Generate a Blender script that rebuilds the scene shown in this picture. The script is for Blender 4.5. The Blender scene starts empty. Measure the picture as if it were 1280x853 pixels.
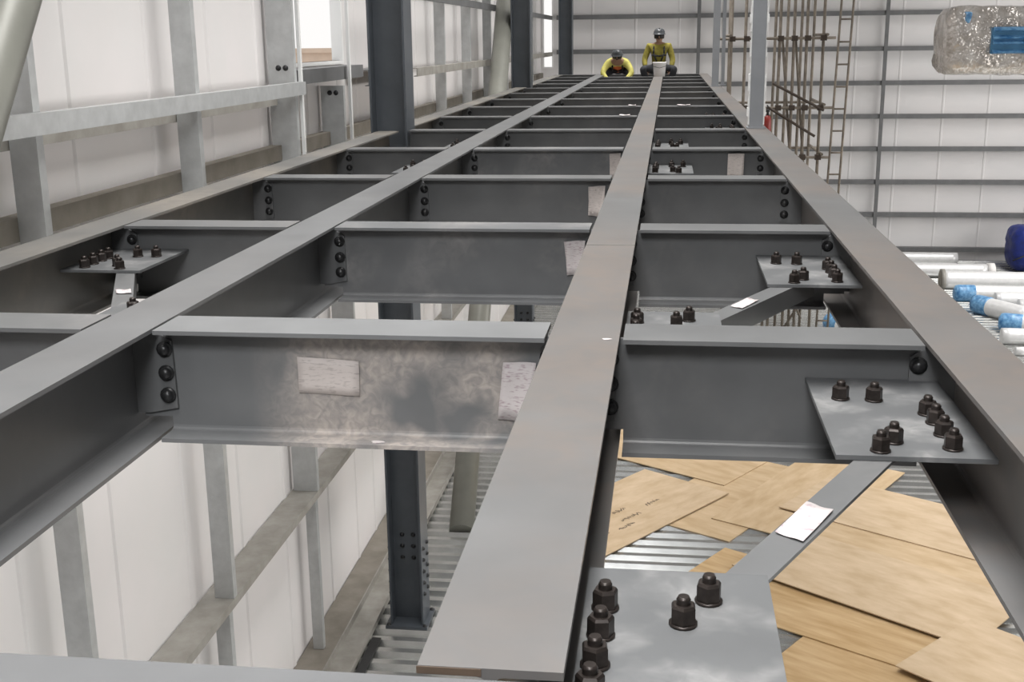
import bpy, bmesh, math, random
from mathutils import Vector, Matrix, noise
random.seed(7)
sc = bpy.context.scene
COL = sc.collection
PI = math.pi
CZ = 5.13                       # camera height above the deck floor

# ------------------------------------------------------------------ camera
def cam_setup():
    p, y, r, f = 0.248188156, -0.1305633, 0.012304743, 1483.78294
    fwd = Vector((math.sin(y)*math.cos(p), math.cos(y)*math.cos(p), -math.sin(p)))
    right = Vector((math.cos(y), -math.sin(y), 0))
    down = fwd.cross(right)
    c, s = math.cos(r), math.sin(r)
    r2 = c*right + s*down
    d2 = -s*right + c*down
    cd = bpy.data.cameras.new('camera')
    cd.sensor_width = 36.0
    cd.lens = f/1280*36.0
    cd.clip_start = .05; cd.clip_end = 300
    co = bpy.data.objects.new('camera', cd); COL.objects.link(co)
    m = Matrix((r2, -d2, -fwd)).transposed().to_4x4()
    m.translation = (0, 0, CZ)
    co.matrix_world = m
    sc.camera = co
cam_setup()

# ------------------------------------------------------------------ light
w = bpy.data.worlds.new('overcast_daylight'); sc.world = w; w.use_nodes = True
w.node_tree.nodes['Background'].inputs[0].default_value = (1.0, .985, .97, 1)
w.node_tree.nodes['Background'].inputs[1].default_value = 1.0
def area(name, loc, rot, sx, sy, power, col=(1,1,1)):
    l = bpy.data.lights.new(name, 'AREA'); l.shape = 'RECTANGLE'; l.size = sx; l.size_y = sy
    l.energy = power; l.color = col
    o = bpy.data.objects.new(name, l); COL.objects.link(o); o.location = loc; o.rotation_euler = rot
    return o
# unseen area lights added overhead, along the right side and above the camera
rl = area('overhead_fill_strip', (-.5, 10.5, CZ+4.5), (0, 0, 0), 2.0, 32, 1080, (1, .985, .965)); rl.data.spread = math.radians(88)  # added light under the closed ceiling, for bright beam tops and darker webs
sd = area('side_fill', (14.85, 12.5, CZ-1.0), (0, math.radians(90), 0), 3.0, 27, 1600, (1, .975, .95))  # added light just inside the solid right wall, brightens the left wall
gd = r2 = area('overhead_fill_right', (8.0, 18.5, CZ+4.5), (0, 0, 0), 3.0, 15, 650, (1, .985, .965)); r2.data.spread = math.radians(120)  # second overhead light, added to lift the pipes and the back wall
gd = area('near_fill', (-.35, -1.7, CZ+2.3), (math.radians(58), 0, 0), 1.1, 1.1, 170, (.97, .985, 1))  # added light behind the camera, brightens the nearest beam webs
sc.view_settings.view_transform = 'Standard'
sc.view_settings.look = 'None'
sc.view_settings.exposure = 0.0
sc.view_settings.gamma = 1
sc.view_settings.use_curve_mapping = False

# ------------------------------------------------------------------ materials
def mat(name, col, rough=.5, metal=0.0, var=.12, scale=3.0, col2=None, bump=0.0, bscale=40., spec=.5, detail=5, stretch=None, thr=(.35,.7), bdist=.01):
    m = bpy.data.materials.new(name); m.use_nodes = True
    nt = m.node_tree; b = nt.nodes['Principled BSDF']
    b.inputs['Roughness'].default_value = rough; b.inputs['Metallic'].default_value = metal
    b.inputs['Specular IOR Level'].default_value = spec
    tc = nt.nodes.new('ShaderNodeTexCoord')
    src = tc.outputs['Object']
    if stretch:
        mp = nt.nodes.new('ShaderNodeMapping'); mp.inputs['Scale'].default_value = stretch
        nt.links.new(src, mp.inputs[0]); src = mp.outputs[0]
    n = nt.nodes.new('ShaderNodeTexNoise'); n.inputs['Scale'].default_value = scale
    n.inputs['Detail'].default_value = detail; n.inputs['Roughness'].default_value = .6
    nt.links.new(src, n.inputs['Vector'])
    cr = nt.nodes.new('ShaderNodeValToRGB')
    c2 = col2 if col2 else tuple(min(1, c*(1+var)) for c in col)
    c1 = col if col2 else tuple(c*(1-var) for c in col)
    cr.color_ramp.elements[0].position = thr[0]; cr.color_ramp.elements[1].position = thr[1]
    cr.color_ramp.elements[0].color = (*c1, 1); cr.color_ramp.elements[1].color = (*c2, 1)
    nt.links.new(n.outputs['Fac'], cr.inputs[0])
    nt.links.new(cr.outputs[0], b.inputs['Base Color'])
    if bump:
        n2 = nt.nodes.new('ShaderNodeTexNoise'); n2.inputs['Scale'].default_value = bscale; n2.inputs['Detail'].default_value = 4
        nt.links.new(src, n2.inputs['Vector'])
        bp = nt.nodes.new('ShaderNodeBump'); bp.inputs['Strength'].default_value = bump; bp.inputs['Distance'].default_value = bdist
        nt.links.new(n2.outputs['Fac'], bp.inputs['Height']); nt.links.new(bp.outputs[0], b.inputs['Normal'])
    return m

def dusty_steel(name, base, dust, lo, hi, fine=22., patch=1.6, cover=.5, rough=.45, where=None):
    """painted steel with dried mud / dust patches of irregular outline"""
    m = bpy.data.materials.new(name); m.use_nodes = True
    nt = m.node_tree; b = nt.nodes['Principled BSDF']
    b.inputs['Roughness'].default_value = rough
    tc = nt.nodes.new('ShaderNodeTexCoord')
    def noi(s, d, dist=0):
        n = nt.nodes.new('ShaderNodeTexNoise'); n.inputs['Scale'].default_value = s; n.inputs['Detail'].default_value = d
        n.inputs['Distortion'].default_value = dist
        nt.links.new(tc.outputs['Object'], n.inputs['Vector']); return n.outputs['Fac']
    def ramp(f, a, c):
        r = nt.nodes.new('ShaderNodeMapRange'); r.inputs[1].default_value = a; r.inputs[2].default_value = c
        nt.links.new(f, r.inputs[0]); return r.outputs[0]
    big = ramp(noi(patch, 3, .3), lo, hi); fin = ramp(noi(fine, 6, 1.2), .35, .68)
    mul = nt.nodes.new('ShaderNodeMath'); mul.operation = 'MULTIPLY'
    add = nt.nodes.new('ShaderNodeMath'); add.operation = 'MULTIPLY_ADD'; add.inputs[1].default_value = .6; add.inputs[2].default_value = cover*.5
    nt.links.new(fin, add.inputs[0]); nt.links.new(big, mul.inputs[0]); nt.links.new(add.outputs[0], mul.inputs[1])
    fac = mul.outputs[0]
    if where:            # stain confined to part of the member: (axis, from, to) ramps
        sx_ = nt.nodes.new('ShaderNodeSeparateXYZ'); nt.links.new(tc.outputs['Object'], sx_.inputs[0])
        for (ax_, a_, c_) in where:
            mm = nt.nodes.new('ShaderNodeMath'); mm.operation = 'MULTIPLY'
            nt.links.new(fac, mm.inputs[0]); nt.links.new(ramp(sx_.outputs[ax_], a_, c_), mm.inputs[1]); fac = mm.outputs[0]
    mx = nt.nodes.new('ShaderNodeMix'); mx.data_type = 'RGBA'
    var = nt.nodes.new('ShaderNodeMix'); var.data_type = 'RGBA'
    var.inputs[6].default_value = (*[c*.86 for c in base], 1); var.inputs[7].default_value = (*[c*1.12 for c in base], 1)
    nt.links.new(ramp(noi(4, 4), .3, .7), var.inputs[0])
    nt.links.new(fac, mx.inputs[0]); nt.links.new(var.outputs[2], mx.inputs[6])
    mx.inputs[7].default_value = (*dust, 1)
    nt.links.new(mx.outputs[2], b.inputs['Base Color'])
    return m

M = {}
M['steel'] = dusty_steel('grey_primed_steel', (.118,.120,.122), (.20,.19,.185), .52, .75, fine=14, cover=.3, rough=.36)
M['steel_main'] = dusty_steel('grey_primed_beam_steel', (.118,.119,.120), (.158,.132,.116), .38, .62, fine=9, patch=.55, cover=.9, rough=.4)
M['steel_cool'] = dusty_steel('grey_primed_long_beam_steel', (.118,.120,.123), (.145,.14,.138), .45, .72, fine=9, patch=.6, cover=.6, rough=.4)
M['steel_edge'] = dusty_steel('dusty_edge_beam_steel', (.125,.122,.116), (.23,.205,.175), .42, .66, fine=10, patch=1.2, cover=.8)
M['steel_mud'] = dusty_steel('mud_stained_steel', (.150,.153,.156), (.45,.40,.365), .38, .50, fine=34, patch=3.2, cover=.8, where=[(2,-.014,-.03),(0,-1.06,-.88),(0,-.33,-.42)])
M['steel_blotch'] = dusty_steel('blotchy_steel', (.115,.118,.122), (.25,.24,.235), .48, .68, fine=20, patch=3, cover=.4)
M['plate'] = dusty_steel('scuffed_gusset_steel', (.100,.103,.106), (.30,.295,.29), .46, .74, fine=26, patch=7, cover=.5, rough=.5)
M['bolt'] = mat('dark_oily_bolt_steel', (.035,.028,.025), .38, .55, .3, 60)
M['bolt_head'] = mat('black_bolt_head', (.03,.03,.031), .35, .4, .3, 60)
M['column'] = mat('dark_blue_grey_column_paint', (.075,.085,.098), .38, 0, .15, 3)
M['galv'] = mat('galvanised_steel', (.50,.51,.51), .45, .35, .10, 9, bump=.08, bscale=60)
M['galv_dirty'] = mat('dusty_galvanised_steel', (.27,.255,.225), .6, .15, .1, 5, col2=(.38,.365,.335))
M['galv_brown'] = mat('brown_dusty_galvanised_steel', (.19,.17,.14), .7, .1, .1, 4, col2=(.27,.245,.21))
M['deck'] = mat('corrugated_deck_galvanising', (.55,.555,.54), .27, .85, .10, 6, bump=.05)
M['wall'] = mat('white_sandwich_panel', (.76,.745,.735), .55, 0, .03, 1.2, col2=(.80,.765,.76))
M['wall_back'] = mat('white_back_wall_sheet', (.70,.69,.69), .55, 0, .04, .8, col2=(.78,.755,.75), stretch=(.5,1,1.4))
M['shell'] = mat('grey_hall_cladding', (.34,.34,.34), .7, 0, .05, 1)
M['girt_grey'] = mat('grey_wall_girt_paint', (.15,.152,.155), .5, .1, .15, 3)
M['frame_white'] = mat('white_trim_paint', (.85,.85,.84), .4, 0, .02, 3)
M['pipe_paint'] = mat('beige_grey_pipe_paint', (.20,.20,.175), .42, .1, .1, 3)
M['post'] = mat('grey_post_paint', (.24,.25,.265), .45, .1, .08, 4)
M['wrap_white'] = mat('white_plastic_wrap', (.80,.80,.79), .3, 0, .1, 25, bump=.5, bscale=30)
M['ply1'] = mat('pale_plywood', (.43,.315,.19), .65, 0, .1, 2.2, col2=(.56,.43,.295), stretch=(1.0,2.6,2.6), detail=10)
M['ply2'] = mat('warm_plywood', (.41,.29,.16), .65, 0, .1, 2.0, col2=(.54,.405,.26), stretch=(1.0,3,3), detail=10)
M['ply3'] = mat('orange_plywood', (.37,.235,.10), .62, 0, .1, 2.4, col2=(.54,.385,.215), stretch=(.6,4.5,4.5), detail=10)
M['ink'] = mat('dark_scribble_ink', (.10,.075,.05), .8, 0, .2, 30)
M['scaf'] = mat('weathered_scaffold_tube', (.12,.10,.08), .6, .2, .2, 6, col2=(.24,.205,.165))
M['coupler'] = mat('rusty_scaffold_coupler', (.06,.045,.035), .7, .3, .2, 20)
M['red'] = mat('dark_red_paint', (.22,.02,.015), .4, 0, .15, 8)
M['silver'] = mat('silver_pipe_cladding', (.82,.82,.82), .3, .2, .06, 12, bump=.12, bscale=14)
M['film'] = mat('crinkled_clear_film', (.46,.42,.38), .14, .45, .2, 5, col2=(.80,.765,.73), bump=1.0, bscale=6, bdist=.09)
M['blue_wrap'] = mat('blue_plastic_wrap', (.03,.15,.36), .3, 0, .3, 12, col2=(.25,.50,.75), bump=.5, bscale=16)
M['blue_metal'] = mat('blue_painted_metal', (.08,.22,.38), .3, .1, .2, 3)
M['blue_tarp'] = mat('deep_blue_tarpaulin', (.01,.025,.20), .45, 0, .3, 8, bump=.5, bscale=12)
M['skin'] = mat('skin', (.30,.17,.11), .6, 0, .06, 20)
M['hair'] = mat('black_hair', (.015,.012,.010), .6, 0, .1, 40)
M['shirt_olive'] = mat('olive_yellow_work_shirt', (.20,.17,.02), .8, 0, .3, 14)
M['shirt_yellow'] = mat('yellow_green_work_shirt', (.50,.46,.12), .8, 0, .2, 12)
M['vest_orange'] = mat('orange_safety_vest', (.62,.13,.03), .75, 0, .2, 12)
M['trouser'] = mat('black_work_trousers', (.015,.016,.02), .85, 0, .2, 14)
M['helmet_dark'] = mat('dark_grey_helmet', (.06,.065,.07), .3, 0, .05, 5)
M['strap'] = mat('black_harness_webbing', (.012,.012,.012), .8, 0, .1, 40)
M['glove'] = mat('dark_work_glove', (.03,.03,.03), .8, 0, .1, 40)
M['boot'] = mat('black_boot_leather', (.02,.017,.015), .6, 0, .1, 40)
M['bucket'] = mat('white_plastic_bucket', (.88,.86,.84), .4, 0, .03, 10)
M['building'] = mat('beige_render', (.55,.43,.34), .8, 0, .05, 2)
M['dark'] = mat('dark_rubber', (.02,.02,.02), .7, 0, .1, 10)
M['rust'] = mat('rust_edge', (.095,.065,.045), .8, 0, .2, 20)

def paper_mat(name, base, ink):
    m = bpy.data.materials.new(name); m.use_nodes = True
    nt = m.node_tree; b = nt.nodes['Principled BSDF']; b.inputs['Roughness'].default_value = .7
    tc = nt.nodes.new('ShaderNodeTexCoord')
    mp = nt.nodes.new('ShaderNodeMapping'); mp.inputs['Scale'].default_value = (160, 160, 700)
    nt.links.new(tc.outputs['Object'], mp.inputs[0])
    n = nt.nodes.new('ShaderNodeTexNoise'); n.inputs['Scale'].default_value = .35; n.inputs['Detail'].default_value = 2
    nt.links.new(mp.outputs[0], n.inputs['Vector'])
    cr = nt.nodes.new('ShaderNodeValToRGB')
    cr.color_ramp.elements[0].position = .53; cr.color_ramp.elements[1].position = .70
    cr.color_ramp.elements[0].color = (*base, 1); cr.color_ramp.elements[1].color = (*ink, 1)
    nt.links.new(n.outputs['Fac'], cr.inputs[0]); nt.links.new(cr.outputs[0], b.inputs['Base Color'])
    return m
M['paper'] = paper_mat('faded_paper_label', (.60,.54,.51), (.44,.39,.37))
M['paper_pink'] = paper_mat('white_paper_label', (.56,.515,.51), (.36,.28,.30))

# ------------------------------------------------------------------ mesh helpers
class MB:
    def __init__(s): s.v = []; s.f = []; s.sm = []; s.mi = []
    def add(s, vs, fs, smooth=False, mi=0, mtx=None):
        o = len(s.v)
        for p in vs:
            p = Vector(p)
            s.v.append(tuple(mtx @ p) if mtx else tuple(p))
        for f in fs:
            s.f.append([i+o for i in f]); s.sm.append(smooth); s.mi.append(mi)
        return s
    def box(s, x0, x1, y0, y1, z0, z1, mi=0, mtx=None):
        v = [(x,y,z) for z in (z0,z1) for y in (y0,y1) for x in (x0,x1)]
        return s.add(v, [(0,2,3,1),(4,5,7,6),(0,1,5,4),(2,6,7,3),(0,4,6,2),(1,3,7,5)], False, mi, mtx)
    def prism(s, prof, a, b, axis='y', mi=0, mtx=None, smooth=False):
        n = len(prof); v = []
        for t in (a, b):
            for (p, q) in prof:
                v.append((p,t,q) if axis=='y' else (t,p,q) if axis=='x' else (p,q,t))
        f = [list(range(n)), list(range(2*n-1, n-1, -1))]
        s.add(v, f, False, mi, mtx)
        o = len(s.v)-2*n
        for i in range(n):
            j = (i+1) % n
            s.f.append([o+i, o+j, o+n+j, o+n+i]); s.sm.append(smooth); s.mi.append(mi)
        return s
    def tube(s, p0, p1, r, n=10, r1=None, mi=0, cap=True, smooth=True):
        p0, p1 = Vector(p0), Vector(p1); d = (p1-p0).normalized()
        u = d.orthogonal().normalized(); w_ = d.cross(u); r1 = r if r1 is None else r1
        v = []
        for (p, rr) in ((p0,r),(p1,r1)):
            for i in range(n):
                a = 2*PI*i/n; v.append(p + rr*(math.cos(a)*u + math.sin(a)*w_))
        s.add(v, [(i,(i+1)%n,n+(i+1)%n,n+i) for i in range(n)], smooth, mi)
        if cap: s.add(v, [list(range(n))[::-1], list(range(n,2*n))], False, mi)
        return s
    def path(s, pts, r, n=8, mi=0):
        for a, b in zip(pts, pts[1:]): s.tube(a, b, r, n, mi=mi)
        return s
    def lathe(s, prof, c=(0,0,0), n=16, axis='z', mi=0, smooth=True, mtx=None):
        v = []; k = len(prof)
        for (r, h) in prof:
            for i in range(n):
                a = 2*PI*i/n; x, y = r*math.cos(a), r*math.sin(a)
                p = (x,y,h) if axis=='z' else (x,h,y) if axis=='y' else (h,x,y)
                v.append((p[0]+c[0], p[1]+c[1], p[2]+c[2]))
        f = [(j*n+i, j*n+(i+1)%n, (j+1)*n+(i+1)%n, (j+1)*n+i) for j in range(k-1) for i in range(n)]
        s.add(v, f, smooth, mi, mtx)
        s.add([v[i] for i in range(n)], [list(range(n))], False, mi, mtx)
        s.add([v[(k-1)*n+i] for i in range(n)], [list(range(n))], False, mi, mtx)
        return s
    def mesh(s, name, mats):
        me = bpy.data.meshes.new(name); me.from_pydata(s.v, [], s.f)
        for p, q, k in zip(me.polygons, s.sm, s.mi): p.use_smooth = q; p.material_index = k
        for m in (mats if isinstance(mats, (list, tuple)) else [mats]): me.materials.append(m)
        bm = bmesh.new(); bm.from_mesh(me)
        bmesh.ops.remove_doubles(bm, verts=bm.verts, dist=1e-5)
        bmesh.ops.recalc_face_normals(bm, faces=bm.faces)
        bm.to_mesh(me); bm.free()
        return me
    def build(s, name, mats, parent=None, loc=None, rot=None):
        return link(name, s.mesh(name, mats), parent, loc, rot)

def link(name, me, parent=None, loc=None, rot=None):
    o = bpy.data.objects.new(name, me); COL.objects.link(o)
    if parent: o.parent = parent
    if loc: o.location = loc
    if rot: o.rotation_euler = rot
    return o
def tag(o, label, cat, group=None):
    o['label'] = label; o['category'] = cat; o['kind'] = 'thing'
    if group: o['group'] = group
    return o
def empty(name, loc, label, cat, group=None, rot=None):
    o = bpy.data.objects.new(name, None); COL.objects.link(o); o.location = loc; o.empty_display_size = .1
    if rot: o.rotation_euler = rot
    return tag(o, label, cat, group)
def struct(o): o['kind'] = 'structure'; return o
def skin_mesh(name, verts, edges, radii, mats, sub=2, root=0):
    me = bpy.data.meshes.new(name+'_cage'); me.from_pydata([tuple(v) for v in verts], edges, [])
    o = bpy.data.objects.new(name+'_cage', me); COL.objects.link(o)
    md = o.modifiers.new('skin', 'SKIN'); md.use_smooth_shade = True
    for i, r in enumerate(radii):
        sv = me.skin_vertices[0].data[i]; sv.radius = (r, r) if not isinstance(r, tuple) else r
        sv.use_root = (i == root)
    ss = o.modifiers.new('sub', 'SUBSURF'); ss.levels = sub; ss.render_levels = sub
    dg = bpy.context.evaluated_depsgraph_get(); dg.update()
    res = bpy.data.meshes.new_from_object(o.evaluated_get(dg)); res.name = name
    bpy.data.objects.remove(o); bpy.data.meshes.remove(me)
    res.materials.clear(); res.materials.append(mats)
    for p in res.polygons: p.use_smooth = True
    return res
ORD = ['nearest','second','third','fourth','fifth','sixth','seventh','eighth','ninth','tenth','eleventh','twelfth','thirteenth','fourteenth']

def Z(z): return z + CZ
TOP = Z(-.70); BD = .297          # steel top level and beam depth

def i_profile(wd=.17, d=BD, tf=.011, tw=.008, r=.012, top=TOP, wt=None, wb=None):
    """closed I outline in (x, z), fillets at the web roots"""
    wt = wd if wt is None else wt; wb = wd if wb is None else wb
    zt, zb = top, top-d; h = tw/2
    def fil(cx, cz, a0):
        return [(cx+r*math.cos(a0+k*PI/6), cz+r*math.sin(a0+k*PI/6)) for k in range(4)]
    R = [(wt/2, zt), (wt/2, zt-tf)]
    R += fil(h+r, zt-tf-r, PI/2)[:4]
    R += fil(h+r, zb+tf+r, PI)[:4]
    R += [(wb/2, zb+tf), (wb/2, zb)]
    L = [(-x, z) for x, z in R][::-1]
    return R + L

# ================================================================== SETTING
# floor: corrugated steel deck, ridges running across (along X)
mb = MB(); prof = []
y = 0.4; pit = .2
while y < 28.6:
    prof += [(y, -.060), (y+.07, -.060), (y+.10, 0), (y+.17, 0)]
    y += pit
prof.append((y, -.060))
x0, x1 = -3.0, 15.0
v = [(x0,a,b) for a, b in prof] + [(x1,a,b) for a, b in prof]; n = len(prof)
mb.add(v, [(i, i+1, n+i+1, n+i) for i in range(n-1)])
mb.box(x0, x1, .4, y, -.30, -.10)
struct(mb.build('floor', M['deck']))

# left wall: ribbed white panels with an opening beside the first column
WX = -3.0
OP = (9.35, 11.0, Z(-.16), Z(4.6))
def rib_wall(y0, y1, z0, z1):
    p = []; yy = y0
    while yy < y1-1e-4:
        for (a, d) in ((0,0),(.46,0),(.475,.012),(.515,.012),(.53,0)):
            if yy+a < y1: p.append((yy+a, d))
        yy += .95
    p.append((y1, 0))
    vv = [(WX+d, a, z0) for a, d in p] + [(WX+d, a, z1) for a, d in p]; k = len(p)
    m_ = MB().add(vv, [(i, i+1, k+i+1, k+i) for i in range(k-1)])
    m_.box(WX-.08, WX-.004, y0, y1, z0, z1)
    return m_
mb = MB()
for a in ((-6.1, OP[0], 0, Z(4.6)), (OP[0], OP[1], 0, OP[2]), (OP[1], 28.58, 0, Z(4.6))):
    q = rib_wall(*a); o0 = len(mb.v); mb.v += q.v
    for f, s_, k in zip(q.f, q.sm, q.mi): mb.f.append([i+o0 for i in f]); mb.sm.append(s_); mb.mi.append(k)
struct(mb.build('wall_left', M['wall']))
# opening frame
mb = MB()
for yy in (OP[0], OP[1]-.05): mb.box(WX-.08, WX+.02, yy, yy+.05, OP[2], OP[3])
mb.box(WX-.08, WX+.02, OP[0], OP[1], OP[2]-.03, OP[2]+.0)
struct(mb.build('window_1', M['frame_white']))

# back wall with its narrow slit of daylight in the left corner
BY = 28.6
SL = (-2.93, -2.70, Z(-.62), Z(4.6))
mb = MB()
def sheet(xa, xb, za, zb):
    p = []; xx = xa
    while xx < xb-1e-4:
        for (a, d) in ((0,0),(.90,0),(.915,.01),(.945,.01),(.96,0)):
            if xx+a < xb: p.append((xx+a, d))
        xx += 1.0
    p.append((xb, 0)); k = len(p)
    mb.add([(a, BY-d, za) for a, d in p]+[(a, BY-d, zb) for a, d in p], [(i,i+1,k+i+1,k+i) for i in range(k-1)])
    mb.box(xa, xb, BY+.004, BY+.08, za, zb)
sheet(-3.0, SL[0], 0, Z(4.6)); sheet(SL[0], SL[1], 0, SL[2]); sheet(SL[1], 15, 0, Z(4.6))
struct(mb.build('wall_back', M['wall_back']))
mb = MB()
for xx in (SL[0]-.01, SL[1]-.02): mb.box(xx, xx+.03, BY-.03, BY+.08, SL[2], SL[3])
mb.box(SL[0], SL[1], BY-.03, BY+.08, SL[2]-.03, SL[2])
struct(mb.build('window_2', M['frame_white']))

# the parts of the hall shell outside the frame that close it off
mb = MB(); mb.box(-3.1, 15.1, -6.1, 28.7, Z(4.6), Z(4.7)); struct(mb.build('ceiling', M['shell']))
mb = MB(); mb.box(15.0, 15.1, -6.1, 28.7, 0, Z(4.6)); struct(mb.build('wall_right', M['shell']))
mb = MB(); mb.box(-3.1, 15.1, -6.2, -6.1, 0, Z(4.6)); struct(mb.build('wall_front', M['shell']))
mb = MB(); mb.box(-3.1, 15.1, -6.1, .38, -.30, -.0); struct(mb.build('floor_slab', M['shell']))
# sill at the foot of the left wall
mb = MB()
mb.box(-2.992, -2.74, .5, 28.4, .0, .085)
struct(mb.build('baseboard_left', M['galv_brown']))
mb = MB(); mb.prism([(-2.738,.0),(-2.52,.0),(-2.52,.06),(-2.532,.06),(-2.532,.035),(-2.726,.035),(-2.726,.10),(-2.738,.10)], .5, 28.4)
struct(mb.build('trim_1', M['galv_dirty']))
mb = MB(); mb.box(-2.50, -2.42, .5, 9.3, .0, .02)
struct(mb.build('trim_2', M['dark']))

# ================================================================== MAIN BEAMS
AX, BX, CX, DX = -2.24, -1.375, -.19, .70
YK = [2.855+1.70*k for k in range(14)]
Y0, YE = 1.215, YK[-1]+.09
def main_beam(name, x, ya, yb, label, m):
    r = empty(name, (x, ya, TOP-BD), label, 'steel beam', 'long steel beams')
    pf = [(a, b-(TOP-BD)) for a, b in i_profile()]
    MB().prism(pf, 0, yb-ya).build('beam_section', m, r)
    return r
beamA = [main_beam('steel_beam', AX, 1.215, 9.535, 'dusty grey edge beam running beside the galvanised wall studs up to the nearest dark column', M['steel_edge']),
         main_beam('steel_beam', AX, 9.865, 18.485, 'grey edge beam along the left wall between the first and second dark columns', M['steel_edge']),
         main_beam('steel_beam', AX, 18.815, YE, 'far grey edge beam along the left wall beyond the second dark column', M['steel_edge'])]
beamB = main_beam('steel_beam', BX, Y0, YE, 'long grey steel beam running diagonally from the left frame edge, left of the middle beam', M['steel_cool'])
beamC = main_beam('steel_beam', CX, Y0, YE, 'long grey steel beam in the middle leading straight to the worker with the white bucket', M['steel_main'])
beamD = main_beam('steel_beam', DX, Y0, YE, 'long grey steel beam on the right carrying the slim grey posts', M['steel_main'])
# small beam-joint weld and edge rust
MB().box(-.085, .085, 4.12-Y0, 4.135-Y0, BD, BD+.0015).build('weld_seam', M['steel_edge'], beamC)
MB().box(-.086, -.01, -.0012, .0, BD-.010, BD-.001).build('rusty_edge', M['rust'], beamC)

# header at the near end
hr = empty('steel_beam', (0, 1.045, TOP-.35), 'nearest grey cross beam along the bottom edge of the photo', 'steel beam', 'long steel beams')
pf = [(a, b-(TOP-.35)) for a, b in i_profile(wd=.29, d=.35, tf=.014, tw=.010)]
MB().prism([(a, b) for a, b in pf], -2.9, 2.0, 'x').build('beam_section', M['steel_cool'], hr)

# ================================================================== CROSS BEAMS
def dome_head():
    m_ = MB()
    m_.lathe([(.0215,0),(.0215,.004),(.0165,.004),(.0165,.010),(.0145,.016),(.009,.020),(.0008,.0215)], n=12, axis='z')
    return m_.mesh('bolt', M['bolt_head'])
DOME = dome_head()
RX = (PI/2, 0, 0)   # local +z -> world -y
def fin_plate(parent, xw, side, yk, py, q=0.):
    """plate welded to a main web, standing in front of the cross beam's web"""
    s = side
    pr_ = [(xw+s*.0045, TOP-.0125), (xw+s*.060, TOP-.0125), (xw+s*(.112-q), TOP-.045), (xw+s*(.116-q), TOP-.225), (xw+s*.040, TOP-.240), (xw+s*.0045, TOP-.240)]
    o = MB().prism(pr_, yk-.0150, yk-.0045).build('fin_plate', M['steel'], None)
    o.parent = parent; o.location = (-parent.location.x, -parent.location.y, -parent.location.z)
def cross_mesh(xl, xr, k, cl, cr, m):
    """I beam along X: flanges stop short of the long beams' flanges, web runs on to the fin plates"""
    mb = MB(); yk = 0
    fl, fr = cl, cr
    zt, zb = 0, -BD
    pf = [(a, b-TOP) for a, b in i_profile()]
    mb.prism(pf, fl, fr, 'x')
    for (a, b) in ((xl, fl), (fr, xr)):
        if b-a > .005: mb.prism([(-.004,-.016),(.004,-.016),(.004,-BD+.045),(-.004,-BD+.045)], a, b, 'x')
    return mb.mesh('beam_section', m)
STRIPS = [('AB', AX, BX, 'between the left edge beam and the diagonal beam'),
          ('BC', BX, CX, 'between the diagonal beam and the middle beam'),
          ('CD', CX, DX, 'between the middle beam and the right beam')]
PROTO = {}
CROSS = {}
def beam_cross(si, k):
    st, xl, xr, where = STRIPS[si]
    yk = YK[k]
    l = xl+.02; r = xr-.02; cl = xl+.095; cr = xr-.095; hb = .093
    if st == 'CD': l = xl+.052; hb = .062
    oncol = st == 'AB' and k == 4
    if oncol: l = AX+.155; cl = AX+.158
    extra = ''
    mt = M['steel']; key = (st, oncol)
    if st == 'BC' and k == 0: mt = M['steel_mud']; key = (st, 'mud')
    elif st == 'BC' and k in (1, 3): mt = M['steel_blotch']; key = (st, 'blotch')
    if st == 'BC' and k == 0:
        lab = 'grey cross beam with two white paper labels and a mud stained web'
    elif st == 'BC' and k == 1:
        lab = 'second grey cross beam of the middle strip, blotchy, with a crumpled white label'
    else:
        lab = '%s grey cross beam from the camera %s' % (ORD[k], where)
    if k == 13: lab = 'last grey cross beam ' + where
    root = empty('cross_beam', (0, yk, TOP), lab, 'steel beam', 'short cross beams')
    if key not in PROTO: PROTO[key] = cross_mesh(l, r, k, cl, cr, mt)
    link('beam_section', PROTO[key], root)
    for j, zz in enumerate((-.066, -.130, -.190)):
        if not oncol: link('bolt', DOME, root, (xl+hb, -.0152, zz), RX)
        link('bolt', DOME, root, (xr-.093, -.0152, zz), RX)
    CROSS[(st, k)] = root
    return root
for k in range(14):
    for si in range(3): beam_cross(si, k)
    if k != 4: fin_plate(beamA[0 if k < 4 else 1 if k < 10 else 2], AX, 1, YK[k], 0)
    fin_plate(beamB, BX, -1, YK[k], 0); fin_plate(beamB, BX, 1, YK[k], 0)
    fin_plate(beamC, CX, -1, YK[k], 0); fin_plate(beamC, CX, 1, YK[k], 0, .042)
    fin_plate(beamD, DX, -1, YK[k], 0)

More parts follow.
